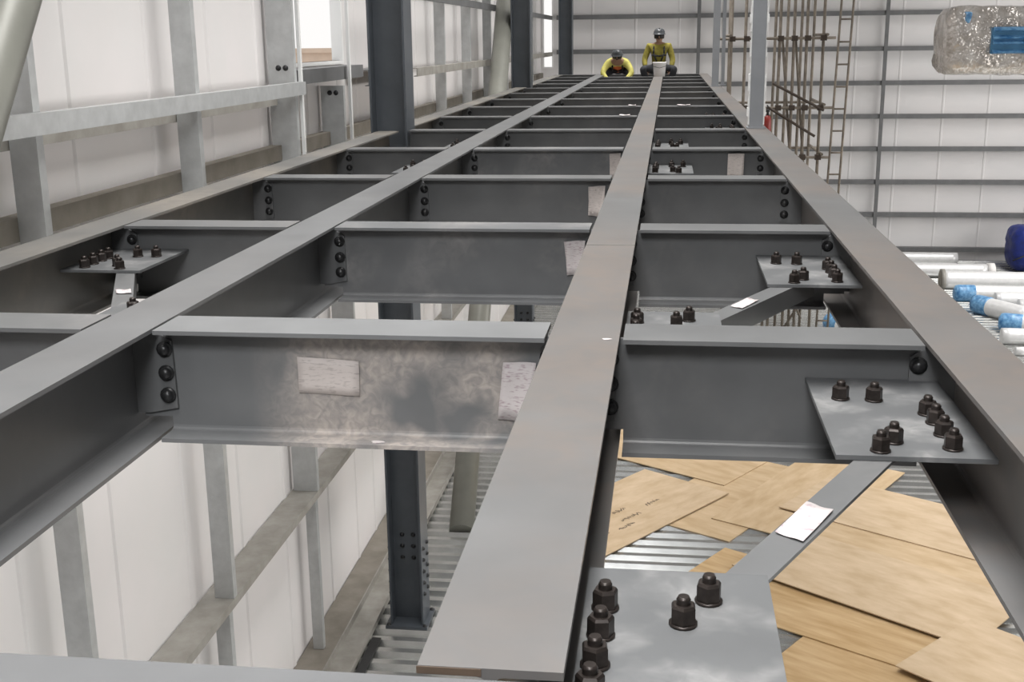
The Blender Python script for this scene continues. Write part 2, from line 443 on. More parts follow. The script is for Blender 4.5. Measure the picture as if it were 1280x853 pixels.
# paper labels taped to the webs (children of the beams they are stuck to)
def paper(parent, corners, m, name='paper_label', label=None, bend=.004, nx=6, nz=4, th=.0008):
    """thin sheet through four corners (parent space) tl, tr, br, bl with a slight curl"""
    tl, tr, br, bl = [Vector(c) for c in corners]
    nn = (tr-tl).cross(bl-tl).normalized()
    vs = []; f = []
    for lay in (0, 1):
        for j in range(nz+1):
            for i in range(nx+1):
                u, t = i/nx, j/nz
                p = (tl*(1-u)+tr*u)*(1-t) + (bl*(1-u)+br*u)*t
                cu = bend*(math.sin(u*7+t*3)*.3+.35+.6*abs(u-.5)*abs(t-.5)*4)
                vs.append(p - nn*(cu + th*lay))
    W = nx+1; off = W*(nz+1)
    for j in range(nz):
        for i in range(nx):
            a = j*W+i
            f += [(a,a+1,a+W+1,a+W), (off+a+W,off+a+W+1,off+a+1,off+a)]
    ed = [i for i in range(W)] + [j*W+nx for j in range(1,nz+1)] + [nz*W+i for i in range(nx-1,-1,-1)] + [j*W for j in range(nz-1,0,-1)]
    for a, b in zip(ed, ed[1:]+ed[:1]): f.append((a, off+a, off+b, b))
    o = MB().add(vs, f, True).build(name, m, parent)
    if label: o['label'] = label
    return o
yw = -.0055
c1 = CROSS[('BC', 0)]
paper(c1, [(-.770,yw,-.088),(-.930,yw,-.080),(-.930,yw,-.172),(-.770,yw,-.180)][0:0] or [(-.930,yw,-.080),(-.768,yw,-.089),(-.770,yw,-.182),(-.930,yw,-.176)], M['paper'], label='rectangular faded paper label')
paper(c1, [(-.396,yw,-.082),(-.312,yw-.004,-.080),(-.330,yw-.012,-.236),(-.412,yw,-.232)], M['paper_pink'], bend=.008, label='folded white paper label')
c2 = CROSS[('BC', 1)]
paper(c2, [(-.385,yw,-.058),(-.300,yw-.02,-.050),(-.318,yw-.02,-.185),(-.372,yw-.004,-.19)], M['paper_pink'], bend=.015, label='crumpled white paper label')
c3 = CROSS[('BC', 2)]
paper(c3, [(-.400,yw,-.050),(-.310,yw-.02,-.042),(-.320,yw-.02,-.21),(-.40,yw-.004,-.20)], M['paper'], bend=.02, label='crumpled pale paper label')
c4 = CROSS[('BC', 3)]
paper(c4, [(-.375,yw,-.035),(-.300,yw-.01,-.03),(-.300,yw-.01,-.20),(-.372,yw,-.20)], M['paper'], bend=.01, label='pale paper label')
c5 = CROSS[('CD', 3)]
paper(c5, [(.395,yw-.05,-.03),(.500,yw-.05,-.03),(.500,yw-.02,-.20),(.395,yw-.02,-.20)], M['paper'], bend=.006, label='pale paper label')
for (st, k, xa, xb) in (('BC',5,-.45,-.35),('CD',6,.10,.24),('BC',6,-.42,-.34)):
    paper(CROSS[(st,k)], [(xa,.06,.006),(xb,.06,.006),(xb,-.06,.006),(xa,-.06,.006)], M['paper_pink'], bend=.006, label='white paper label on the flange')

# ================================================================== GUSSETS, BOLTS, BRACES
def hexprism(af, h, z0):
    R = af/math.sqrt(3)
    return [(R*math.cos(PI/3*i), R*math.sin(PI/3*i)) for i in range(6)], h, z0
def nut_meshes():
    p, h, z = hexprism(.033, .026, .005)
    top = [(a*.86, b*.86) for a, b in p]
    m_ = MB(); vs = [(a,b,.005) for a,b in p]+[(a,b,.028) for a,b in p]+[(a,b,.032) for a,b in top]
    f = [list(range(6)), list(range(12,18))] + [(i,(i+1)%6,6+(i+1)%6,6+i) for i in range(6)] + [(6+i,6+(i+1)%6,12+(i+1)%6,12+i) for i in range(6)]
    m_.add(vs, f); nut = m_.mesh('nut', M['bolt'])
    wsh = MB().lathe([(.0205,0),(.0205,.004),(.012,.004)], n=16).mesh('washer', M['bolt'])
    prf = [(.0105,-.012)]
    for i in range(3): prf += [(.0105, .032+i*.0035), (.0092, .032+i*.0035+.0018)]
    prf += [(.008, .044)]
    shank = MB().lathe(prf, n=12).mesh('bolt', M['bolt'])
    return nut, wsh, shank
NUT, WSH, SHANK = nut_meshes()
def stud_bolt(parent, x, y, z):
    b = link('bolt', SHANK, parent, (x, y, z), (0, 0, random.uniform(0, 1)))
    link('washer', WSH, b); link('nut', NUT, b)
GT = TOP - .105                 # gusset top surface
PT = .010
def gusset(px0, px1, py0, py1, bolts, label, group='gusset plates'):
    r = empty('gusset_plate', ((px0+px1)/2, (py0+py1)/2, GT-PT), label, 'gusset plate', group)
    cx, cy = r.location.x, r.location.y
    MB().box(px0-cx, px1-cx, py0-cy, py1-cy, 0, PT).build('plate', M['plate'], r)
    for (bx, by) in bolts: stud_bolt(r, bx-cx, by-cy, PT)
    return r
def angle_brace(p0, p1, leg, label, tags=None, wd=.066):
    """equal angle, flat leg on top, other leg hanging on the given side (+1 right, -1 left)"""
    p0, p1 = Vector((*p0, 0)), Vector((*p1, 0)); d = p1-p0; L = d.length; ang = math.atan2(d.y, d.x)-PI/2
    r = empty('diagonal_brace', (p0.x, p0.y, GT-PT-.001), label, 'steel brace', 'diagonal angle braces', (0, 0, ang))
    t = .007; h = wd/2
    pr_ = [(-h,0),(h,0),(h,-t),(-h+t,-t),(-h+t,-wd),(-h,-wd)]
    if leg > 0: pr_ = [(-a, b) for a, b in pr_]
    MB().prism(pr_, 0, L).build('angle_section', M['steel'], r)
    if tags:
        for (y0, y1, xa, xb, lb) in tags:
            paper(r, [(xa,y1,.0015),(xb,y1-.012,.0015),(xb+.004,y0,.0015),(xa+.004,y0+.012,.0015)], M['paper_pink'], bend=.003, label=lb)
    return r
def far_gusset(xw, s, yk, label, du=0., fr=.565):
    """gusset in front of a cross beam; xw main web, s = +1 strip lies to the right"""
    U = lambda u: xw+s*(u-du); q = fr/.565
    b = [(U(.124),yk-.282*q),(U(.12),yk-.345*q),(U(.12),yk-.425*q),(U(.12),yk-.51*q),(U(.295),yk-.18),(U(.222),yk-.187),(U(.265),yk-fr+.03),(U(.23),yk-fr+.087)]
    xs = sorted((U(.045), U(.355)))
    return gusset(xs[0], xs[1], yk-fr, yk-.0055, b, label)
def near_gusset(xw, s, yk, label, yo=0.):
    U = lambda u: xw+s*u
    b = [(U(.112),yk+.30),(U(.113),yk+.38),(U(.113),yk+.46),(U(.114),yk+.54),(U(.227),yk+.505),(U(.264),yk+.575)]
    xs = sorted((U(.083), U(.357)))
    return gusset(xs[0], xs[1], yk+.0055, yk+.69, b, label)
# bay nearest the camera
gusset(-.107, .167, 1.20, 1.722, [(-.076,1.585),(-.078,1.502),(-.081,1.420),(-.083,1.346),(.036,1.548),(.074,1.622)],
       'large scuffed gusset plate at the bottom of the photo beside the middle beam')
far_gusset(DX, -1, YK[0], 'scuffed gusset plate under the right beam in front of the nearest cross beam')
angle_brace((.005,1.475), (.492,2.44), -1, 'grey diagonal angle brace with a white paper label lying above the plywood',
            [(.46,.63,-.030,.024,'white paper label')])
# second bay
near_gusset(CX, 1, YK[0], 'gusset plate behind the nearest cross beam, right of the middle beam')
far_gusset(DX, -1, YK[1], 'gusset plate under the right beam, in front of the second cross beam')
angle_brace((.035,3.30), (.492,4.19), 1, 'grey diagonal angle brace with a small pale label behind the nearest right cross beam',
            [(.40,.55,-.022,.022,'pale paper label')])
far_gusset(AX, 1, YK[1], 'dark gusset plate beside the left edge beam with a short brace below', du=.03, fr=.47)
near_gusset(BX, -1, YK[0], 'gusset plate left of the diagonal beam, behind the nearest cross beam')
angle_brace((-1.665,3.39), (-2.02,4.20), 1, 'short grey brace with a white sticker below the dark left gusset plate',
            [(.36,.44,-.026,.024,'white sticker')])
# further bays
ctr = 0
for (bay, cd) in ((3,-1),(4,-1),(5,1),(6,1)):
    kf, kn = bay, bay-1
    nth = {3:'third',4:'fourth',5:'fifth',6:'sixth'}[bay]
    nf = ORD[kf]; nn = ORD[kn]
    if cd < 0:
        far_gusset(CX, 1, YK[kf], 'gusset plate right of the middle beam, in front of the %s cross beam' % nf)
        near_gusset(DX, -1, YK[kn], 'gusset plate left of the right beam, behind the %s cross beam' % nn)
        angle_brace((DX-.20, YK[kn]+.46), (CX+.21, YK[kf]-.42), 1, 'diagonal angle brace right of the middle beam ending at the %s cross beam' % nf)
        far_gusset(BX, -1, YK[kf], 'gusset plate left of the diagonal beam, in front of the %s cross beam' % nf)
        if kn != 4: near_gusset(AX, 1, YK[kn], 'gusset plate right of the left edge beam, behind the %s cross beam' % nn)
        angle_brace((AX+.20, YK[kn]+.46), (BX-.21, YK[kf]-.42), -1, 'diagonal angle brace beside the left edge beam ending at the %s cross beam' % nf)
    else:
        far_gusset(DX, -1, YK[kf], 'gusset plate left of the right beam, in front of the %s cross beam' % nf)
        near_gusset(CX, 1, YK[kn], 'gusset plate right of the middle beam, behind the %s cross beam' % nn)
        angle_brace((CX+.20, YK[kn]+.46), (DX-.21, YK[kf]-.42), 1, 'diagonal angle brace right of the middle beam ending at the %s cross beam' % nf)

# paper scraps lying loose
def scrap(x, y, z, r, label):
    pts = [(r*(1+.4*math.sin(3*a+1))*math.cos(a), .6*r*math.sin(a)) for a in [2*PI*i/9 for i in range(9)]]
    o = MB().prism(pts, 0, .0015, 'z').build('paper_scrap', M['paper_pink'], None, (x, y, z))
    tag(o, label, 'scrap')
scrap(-.135, 2.77, TOP+.0005, .011, 'tiny white scrap on the top of the middle beam')
scrap(-.715, 2.79, TOP-BD+.0115, .016, 'tiny white scrap on the bottom flange of the nearest cross beam')

# ================================================================== COLUMNS
def column(y, zt, label, grp='dark columns by the left wall'):
    r = empty('steel_column', (AX, y, 0), label, 'column', grp)
    h, d, tf, tw = .15, .15, .016, .012
    # H with the flanges facing left and right (planes along Y)
    pf = [(-h,-d),(-h+tf,-d),(-h+tf,-tw/2),(h-tf,-tw/2),(h-tf,-d),(h,-d),(h,d),(h-tf,d),(h-tf,tw/2),(-h+tf,tw/2),(-h+tf,d),(-h,d)]
    MB().prism(pf, .025, zt, 'z').build('column_section', M['column'], r)
    MB().box(-.19,.19,-.19,.19,0,.025).build('base_plate', M['column'], r)
    for sx in (-.165,.165):
        for sy in (-.165,.165): link('anchor_bolt', DOME, r, (sx, sy, .025))
    for j in range(5):
        for yy in (-.075,.075):
            for s in (-1, 1): link('bolt', DOME, r, (s*h, yy, .30+.11*j), (0, s*PI/2, 0))
    for j in range(3):
        for xx in (-.05,.05): link('bolt', DOME, r, (xx, -tw/2, .62+.11*j), RX)
    return r
column(9.70, Z(4.6), 'nearest dark blue grey steel column by the left wall')
column(18.65, Z(4.6), 'second dark steel column beside the slanted pale pipe')
column(26.75, Z(4.6), 'farthest dark blue grey column in the back left corner')
# slanted pipe braces
def pipe_brace(p0, p1, r, label):
    p0 = Vector(p0); p1 = Vector(p1)
    o = empty('pipe_brace', p0, label, 'pipe brace', 'slanted pipe braces')
    m_ = MB(); m_.tube((0,0,0), p1-p0, r, 24); m_.build('pipe', M['pipe_paint'], o)
    return o
pipe_brace((-2.117, 11.745, .0), (-2.560, 19.183, Z(0.615)), .135, 'pale slanted round pipe in front of the second dark column')
pipe_brace((-2.5, 0.301, 0.0), (-2.5, 7.882, Z(4.55)), .10, 'blurred beige slanted pipe in the top left corner')

# ================================================================== LEFT WALL FRAMING
IN = -2.77
def stud(y, z0, z1, label, dx=.13, m='galv', holes=False, inn=None):
    r = empty('wall_stud', ((IN if inn is None else inn)-dx/2, y, z0), label, 'wall stud', 'galvanised wall studs')
    h = dx/2; t = .006; fl = .06
    pf = [(-h,0),(h,0),(h,fl),(h-t,fl),(h-t,t),(-h+t,t),(-h+t,fl),(-h,fl)]
    MB().prism(pf, 0, z1-z0, 'z').build('stud_section', M[m], r)
    if holes:
        for xx in (-.02,.035): link('bolt', DOME, r, (xx, 0, holes-z0), RX)
    return r
R2 = Z(-3.55)      # top of the lower rail
for (y, nm) in ((3.05,'hidden'),(5.0,'first'),(6.87,'second')):
    if nm == 'hidden': continue
    stud(y, R2+.002, Z(4.6), 'galvanised wall stud above the lower rail, %s from the left frame edge' % nm)
    stud(y+.02, .09, R2-.062, 'galvanised wall stud below the lower rail, %s from the left frame edge' % nm, dx=.10, inn=-2.82)
stud(8.80, R2+.002, Z(4.6), 'wide pale galvanised jamb stud left of the bright opening', dx=.20, holes=Z(-.18))
stud(8.92, .09, R2-.062, 'galvanised wall stud below the lower rail, in front of the nearest dark column', dx=.09, inn=-2.83)
stud(10.15, R2+.002, Z(-.36), 'pale galvanised stud under the bright opening', dx=.20, holes=Z(-.42))
for i, y in enumerate((13.0, 15.0, 17.0, 19.0, 21.0, 23.0, 25.0)):
    stud(y, R2+.002, Z(4.6), '%s galvanised wall stud beyond the nearest dark column' % ['first','second','third','fourth','fifth','sixth','seventh'][i])
# white edge strips of the opening
def strip(y, za, zb, label):
    o = MB().box(-.012,.012,-.02,.02,0,zb-za).build('edge_strip', M['frame_white'], None, (IN+.016, y, za))
    tag(o, label, 'edge strip', 'white edge strips'); return o
strip(8.90, Z(-1.2), Z(4.6), 'bright white vertical edge strip left of the wall opening')
strip(10.32, Z(-1.2), Z(4.6), 'bright white vertical edge strip right of the wall opening')
def rail(xa, xb, ya, yb, za, zb, label, m, lip=True):
    o = empty('wall_rail', (xb, ya, za), label, 'wall rail', 'wall rails')
    w_ = xb-xa; h = zb-za; t = .008
    if lip: pf = [(-w_,h),(0,h),(0,0),(-min(.04,w_),0),(-min(.04,w_),t),(-t,t),(-t,h-t),(-w_,h-t)]
    else: pf = [(-w_,0),(0,0),(0,h),(-w_,h)]
    MB().prism(pf, 0, yb-ya).build('rail_section', M[m], o)
    return o
rail(IN+.001, IN+.06, 2.2, 8.88, Z(-.378), Z(-.283), 'pale galvanised rail across the studs at the upper left', 'galv')
rail(WX+.014, IN-.135, 2.2, 8.78, Z(-.45), Z(-.37), 'darker galvanised rail on the wall behind the studs at the upper left', 'galv_dirty')
rail(WX+.014, WX+.10, 2.2, 28.3, Z(-.86), Z(-.75), 'brown dusty rail low on the wall just above the left edge beam', 'galv_brown')
rail(WX+.014, IN-.02, 8.95, 10.95, Z(-.31), Z(-.20), 'grey green sill rail under the bright opening', 'girt_grey')
rail(WX+.014, IN+.0, 11.08, 12.95, Z(-.40), Z(-.25), 'dark rail on the wall just left of the nearest dark column', 'girt_grey')
rail(IN+.001, IN+.06, 13.0, 28.58, Z(-.37), Z(-.28), 'grey rail along the far left wall beyond the nearest dark column', 'galv_dirty')
rail(IN+.001, IN+.06, 11.08, 28.58, Z(.45), Z(.54), 'upper grey rail along the far left wall near the pale pipe', 'girt_grey')
rail(WX+.014, IN, .6, 28.2, R2-.06, R2, 'dusty galvanised lower rail seen under the steel grid', 'galv_dirty')

# ================================================================== BACK WALL FRAMING
gz = [.50, -.28, -1.04, -1.79, -2.53, -3.29, -4.05, -4.86]
nmz = ['topmost','second','third','fourth','fifth','sixth','seventh','lowest']
for i, z in enumerate(gz):
    o = empty('wall_girt', (6, BY-.16, Z(z)), '%s horizontal grey girt from the top on the white back wall' % nmz[i], 'wall girt', 'girts of the back wall')
    pf = [(.0,-.05),(.14,-.05),(.14,-.042),(.008,-.042),(.008,.042),(.14,.042),(.14,.05),(.0,.05)]
    MB().prism(pf, -8.6, 8.6, 'x').build('girt_section', M['girt_grey'], o)
for i, x in enumerate((.67, 4.85, 9.0)):
    o = empty('wall_mullion', (x, BY-.185, 0), ['slim grey upright on the back wall right of the worker with the bucket','slim grey upright on the back wall right of the scaffold ladder','slim grey upright on the back wall at the right edge behind the blue bundle'][i], 'upright', 'uprights of the back wall')
    pf = [(-.04,-.02),(.04,-.02),(.04,.02),(-.04,.02)]
    MB().prism(pf, .0, Z(4.6), 'z').build('mullion_section', M['girt_grey'], o)

# ================================================================== POSTS ON THE RIGHT BEAM
def post(x, y, wd, label, wrap=False):
    r = empty('hanger_post', (x, y, TOP), label, 'post', 'slim posts on the right beam')
    h = wd/2
    MB().prism([(-h,-h),(h,-h),(h,h),(-h,h)], .012, Z(4.6)-TOP, 'z').build('post_section', M['post'], r)
    MB().box(-h-.02, h+.02, -h-.03, h+.03, 0, .012).build('foot_plate', M['post'], r)
    if wrap:
        v = []; n = 40
        for s in (-1, 1):
            m_ = MB()
            for j in range(60):
                z0 = .03+j*.065
                if z0 > 3.7: break
                ro = .010+.006*math.sin(j*1.7)+.004*math.sin(j*.6)
                m_.box(s*(h+.001), s*(h+.001+ro), -h*.9, h*.6, z0, z0+.066)
            m_.build('plastic_wrap', M['wrap_white'], r)
    return r
post(.695, 9.74, .105, 'nearest slim grey post standing on the right beam, edged with white plastic', True)
post(.69, 18.25, .10, 'farther slim blue grey post standing on the right beam')
post(.82, 18.7, .05, 'thin brown post right beside the farther blue grey post')

# overhead girders the posts, slings and ducts hang from (above the frame)
o = empty('roof_girder', (.70, 0, Z(4.6)), 'steel girder above the right beam from which the posts hang', 'girder', 'roof girders')
MB().prism([(a, b) for a, b in i_profile(.2,.3,.012,.01,.012,.3)], 1, 28.5).build('girder_section', M['column'], o)
o = empty('roof_girder', (0, 13.35, Z(4.6)), 'steel girder high above the wrapped duct', 'girder', 'roof girders')
MB().prism([(a, b) for a, b in i_profile(.2,.3,.012,.01,.012,.3)], .81, 14.9, 'x').build('girder_section', M['column'], o)

# ================================================================== SCAFFOLD
sx = [.98, 1.20, 1.72, 1.93, 2.13, 2.37]
sr = empty('scaffold', (1.65, 20.2, 0), 'tall tangle of thin weathered scaffold tubes behind the nearest slim post', 'scaffold')
lo = Vector((1.65, 20.2, 0))
def sb(name, p0, p1, r=.024, m='scaf', n=8):
    MB().tube(Vector(p0)-lo, Vector(p1)-lo, r, n).build(name, M[m], sr)
for i, x in enumerate(sx):
    for j, y in enumerate((19.4, 21.0)):
        if j == 1 and i in (1,): continue
        xx = x+(.05 if j else 0)
        sb('standard', (xx+random.uniform(-.03,.03), y, 0), (xx+random.uniform(-.02,.02), y, Z(2.4)))
for z in (Z(-.02), Z(-1.08), Z(-1.85), Z(-3.2), Z(1.2)):
    for y in (19.36, 21.04): sb('ledger', (.85, y, z), (2.55, y, z), .022)
    for x in (.95, 2.42): sb('transom', (x, 19.3, z+.05), (x, 21.1, z+.05), .022)
sb('diagonal_brace', (1.62, 19.33, Z(-.70)), (2.42, 19.33, Z(-1.12)), .021, 'coupler')
sb('diagonal_brace', (1.55, 19.33, Z(-1.06)), (2.3, 19.33, Z(-1.52)), .021, 'coupler')
sb('diagonal_brace', (1.95, 19.45, Z(.0)), (2.16, 19.45, Z(-2.0)), .02)
sb('diagonal_brace', (1.75, 19.45, Z(.0)), (1.98, 19.45, Z(-2.2)), .02)
sb('diagonal_brace', (1.7, 20.9, .3), (2.4, 20.9, 1.9), .022)
sb('diagonal_brace', (2.4, 20.9, .3), (1.7, 20.9, 1.9), .022)
sb('diagonal_brace', (2.1, 20.9, .1), (2.9, 20.9, 1.5), .022)
for x in sx:
    for z in (Z(-.02), Z(-1.08), Z(-1.85)):
        MB().box(-.045,.045,-.05,.05,-.04,.04).build('coupler', M['coupler'], sr, (x-lo.x, 19.38-lo.y, z))
lr = empty('ladder', (2.62, 19.16, 0), 'narrow metal ladder leaning at the right side of the scaffold', 'ladder')
lb, lt = Vector((-.18, 0, 0)), Vector((.0, .1, Z(1.6)))
for s in (0, .18):
    MB().tube(lb+Vector((s,0,0)), lt+Vector((s,0,0)), .018, 8).build('side_rail', M['scaf'], lr)
nr = 20
for i in range(1, nr):
    p = lb.lerp(lt, i/nr)
    MB().tube(p, p+Vector((.18,0,0)), .014, 8).build('rung', M['scaf'], lr)
fx = empty('gas_cylinder', (1.555, 19.24, Z(-1.665)), 'dark red cylinder hanging on the scaffold just right of the nearest slim post', 'cylinder')
MB().lathe([(.05,0),(.06,.02),(.06,.40),(.045,.46),(.02,.48)], n=16).build('body', M['red'], fx)
MB().lathe([(.018,.48),(.018,.53),(.03,.53),(.03,.57)], n=10).build('valve', M['dark'], fx)
MB().path([(0,.01,.5),(0,.03,.56),(0,.04,.62),(0,.12,.63),(0,.155,.60)], .008).build('hook', M['dark'], fx)

# ================================================================== PLYWOOD ON THE DECK
def ply(ox, oy, ang, lx, ly, z, m, label, name='plywood_sheet'):
    a = math.radians(ang)
    o = empty(name, (ox, oy, z), label, 'plywood sheet', 'plywood sheets on the deck', (0, 0, a))
    t = .011
    MB().box(0, lx, 0, ly, 0, t).build('board', M[m], o)
    return o, t
# (corner, angle of long side, length, width)
s1, t = ply(-.63, 11.06, 54.5, 2.44, 1.2, .027, 'ply1', 'pale plywood sheet with dark scribbled marks, nearest the middle beam')
MBs = MB(); random.seed(3)
for (bx, by, wd) in ((1.15,.42,.34),(1.20,.62,.24),(.92,.30,.28),(.75,.55,.30),(1.65,.50,.26),(.55,.34,.20)):
    n = int(wd/.022)
    for i in range(n):
        x = bx - wd/2 + i*.022; hgt = random.uniform(.02,.065)
        MBs.box(-.005,.005,-hgt/2,hgt/2,0,.0012, mtx=Matrix.Translation((by+0, bx-.0, 0)) @ Matrix.Translation((0,0,0)) if False else Matrix.Translation((x, by+random.uniform(-.012,.012), t)) @ Matrix.Rotation(random.uniform(-.9,.9),4,'Z'))
MBs.build('scribble', M['ink'], s1)
ply(-.32, 12.35, -31, 1.22, 2.44, .003, 'ply2', 'warm plywood sheet behind the scribbled one with its corner at the bare deck')
ply(-1.3, 14.65, -33, 2.44, 1.22, .015, 'ply2', 'plywood sheet farthest back, just below the nearest right cross beam')
ply(1.62, 11.70, 60, 2.60, 1.22, .015, 'ply2', 'warm plywood sheet under the upper half of the brace with the paper label')
ply(.03, 10.50, -32, 2.44, 1.22, .015, 'ply3', 'orange toned plywood sheet with its corner right of the large gusset plate')
ply(.95, 11.45, -34, 2.44, 1.3, .027, 'ply2', 'plywood sheet in the middle of the pile, left of the right beam')
ply(1.32, 12.65, -33.7, 2.44, 1.22, .039, 'ply1', 'pale plywood sheet on the pile next to the bare deck strip')
ply(.72, 11.05, -37, 2.44, 1.22, .051, 'ply1', 'pale plywood sheet on the pile just right of the labelled brace')
ply(.68, 8.83, -33.5, 2.44, 1.12, .003, 'ply3', 'plywood sheet along the bottom frame edge in front of the pile')
ply(1.96, 9.19, -42, 2.44, 1.22, .063, 'ply1', 'pale plywood sheet at the lower right corner, topmost of the pile')

# ================================================================== PIPES AT THE RIGHT
def wrapped_pipe(x, y, z, L, r, ang, label, cap=None, flange=False):
    o = empty('wrapped_pipe', (x, y, z+r), label, 'pipe', 'silver wrapped pipes on the floor', (0, 0, math.radians(ang)))
    n = 20; prof = []
    k = int(L/.12)
    for i in range(k+1):
        prof.append((r*(1-.02*(i % 3 == 0)), L*i/k))
    MB().lathe(prof, n=n, axis='x').build('cladding', M['silver'], o)
    if cap == 'blue': MB().lathe([(r*.55,-.10),(r*.98,-.06),(r*1.06,.0),(r*1.06,.28),(r*.99,.30)], n=n, axis='x').build('blue_end_wrap', M['blue_wrap'], o)
    if cap == 'open':
        MB().lathe([(r*1.0,-.02),(r*1.2,-.02),(r*1.2,.05),(r*1.0,.05)], n=n, axis='x').build('end_ring', M['galv_dirty'], o)
        MB().lathe([(r*.4,-.03),(r*.98,-.03),(r*.98,-.015)], n=n, axis='x').build('end_disc', M['galv_brown'], o)
    if flange: MB().lathe([(r*.9,L),(r*1.15,L),(r*1.15,L+.14),(r*.8,L+.16)], n=n, axis='x').build('end_cap', M['bucket'], o)
    return o
wrapped_pipe(3.9, 28.0, 0, 2.76, .14, 0, 'farthest silver pipe against the back wall')
wrapped_pipe(3.8, 27.55, 0, 2.75, .06, 0, 'thin silver pipe lying in front of the farthest pipe')
wrapped_pipe(4.1, 26.5, 0, 2.85, .15, -.5, 'silver pipe with a white end cap in the second row', None, True)
wrapped_pipe(5.72, 25.2, 0, 3.2, .19, -1, 'silver pipe with a dark open ring end', 'open')
wrapped_pipe(5.9, 24.6, 0, 3.2, .08, -1, 'thin silver pipe between the ringed pipe and the blue ended one')
wrapped_pipe(5.80, 24.0, 0, 3.2, .16, 0, 'straight silver pipe with a blue wrapped end next to the ringed one', 'blue')
wrapped_pipe(6.35, 23.45, 0, 3.0, .15, -1, 'thick silver pipe in the middle of the pipe pile')
wrapped_pipe(6.62, 22.85, 0, 3.0, .15, -1, 'silver pipe behind the nearest blue ended one at the right edge')
wrapped_pipe(5.92, 22.95, 0, 1.2, .17, -58, 'short slanted silver pipe with a bright blue end', 'blue')
wrapped_pipe(6.02, 21.5, 0, 1.5, .16, -20, 'nearest tilted silver pipe with a crumpled blue end', 'blue')
wrapped_pipe(5.72, 20.55, 0, 1.5, .14, -3, 'pale pipe close beside the right beam, second nearest')
wrapped_pipe(5.75, 19.8, 0, 2.0, .07, 2, 'thin pale pipe close beside the right beam, nearest of the pile')
pc = wrapped_pipe(3.0, 21.3, .0, 1.2, .16, -62, 'white and blue wrapped pipe end seen under the second right cross beam', 'blue')
# blue tarpaulin bundle
def lump(name, dims, mtl, parent, seed, amp=.06, sub=4, p=4.0):
    bm = bmesh.new(); bmesh.ops.create_icosphere(bm, subdivisions=sub, radius=1)
    for v in bm.verts:
        c = v.co; l = (abs(c.x)**p+abs(c.y)**p+abs(c.z)**p)**(1/p)
        q = c/l
        d = 1+amp*noise.noise(q*3.1+Vector((seed,0,0)))+amp*.6*noise.noise(q*8+Vector((0,seed,0)))
        v.co = Vector((q.x*dims[0], q.y*dims[1], q.z*dims[2]))*d
    me = bpy.data.meshes.new(name); bm.to_mesh(me); bm.free()
    for f in me.polygons: f.use_smooth = True
    me.materials.append(mtl)
    return link(name, me, parent)
tb = empty('tarpaulin_bundle', (8.02, 27.4, 0), 'deep blue tarpaulin covered bundle at the right edge behind the pipes', 'bundle')
lump('tarpaulin', (.42,.5,.5), M['blue_tarp'], tb, 4).location = (0,0,.52)
MB().path([(-.44,-.5,.3),(-.2,-.54,.42),(.2,-.54,.36),(.45,-.48,.3)], .015).build('tie_rope', M['dark'], tb)

# ================================================================== FILM WRAPPED DUCT (upper right)
dc = empty('wrapped_duct', (3.9, 13.2, Z(-.06)), 'duct wrapped in crinkled film with a blue metal panel, hanging at the upper right', 'duct')
n = 40; prof = []; ring = 28; vs = []
NX = 46
for i in range(NX+1):
    t_ = i/NX; x = -1.1+2.2*t_
    e = min(1, t_/.07) ; sc_ = .86+.14*math.sqrt(max(0, 1-(1-e)**2))
    if i == 0: sc_ = .80
    for j in range(ring):
        a = 2*PI*j/ring; c, s = math.cos(a), math.sin(a); p = 5
        l = (abs(c)**p+abs(s)**p)**(1/p)
        yy, zz = .40*c/l*sc_, .345*s/l*sc_
        dd = 1+.05*noise.noise(Vector((x*3, yy*5, zz*5)))+.03*noise.noise(Vector((x*9, yy*14, zz*14)))
        vs.append((x+.03*noise.noise(Vector((yy*6, zz*6, x))), yy*dd, zz*dd))
fs = [(i*ring+j, i*ring+(j+1)%ring, (i+1)*ring+(j+1)%ring, (i+1)*ring+j) for i in range(NX) for j in range(ring)]
fs += [list(range(ring)), list(range(NX*ring, NX*ring+ring))]
MB().add(vs, fs, True).build('film_wrap', M['film'], dc)
pn = MB(); pn.box(-.70, 1.0, -.43, -.30, -.13, .125)
pn.build('blue_panel', M['blue_metal'], dc)
for z in (-.11, -.02, .03, .11):
    MB().prism([(-.43,z-.02),(-.465,z-.012),(-.465,z+.004),(-.43,z+.022)], -.685, .99, 'x').build('panel_rib', M['blue_wrap'], dc)
lump('blue_tape', (.055,.41,.09), M['blue_wrap'], dc, 9, .1, 3).location = (-.93, 0, .22)
for x in (-.5, .7):
    MB().prism([(-.43,-.36),(.43,-.36),(.43,.355),(.05,.75),(.05,Z(4.6)-Z(-.06)),(-.0,Z(4.6)-Z(-.06)),(-.0,.76),(-.42,.36)][3:7]+[(-.0,.76)][:0], x-.02, x+.02, 'x').build('sling', M['strap'], dc)

# ================================================================== BUILDING OUTSIDE THE OPENING
bo = empty('building', (-26, 82, 0), 'beige building seen outside through the bright wall opening', 'building')
MB().box(-9, 9, -5, 5, 0, 4.5).build('facade', M['building'], bo)
MB().box(-9.3, 9.3, -5.3, 5.3, 4.5, 4.75).build('parapet', M['building'], bo)

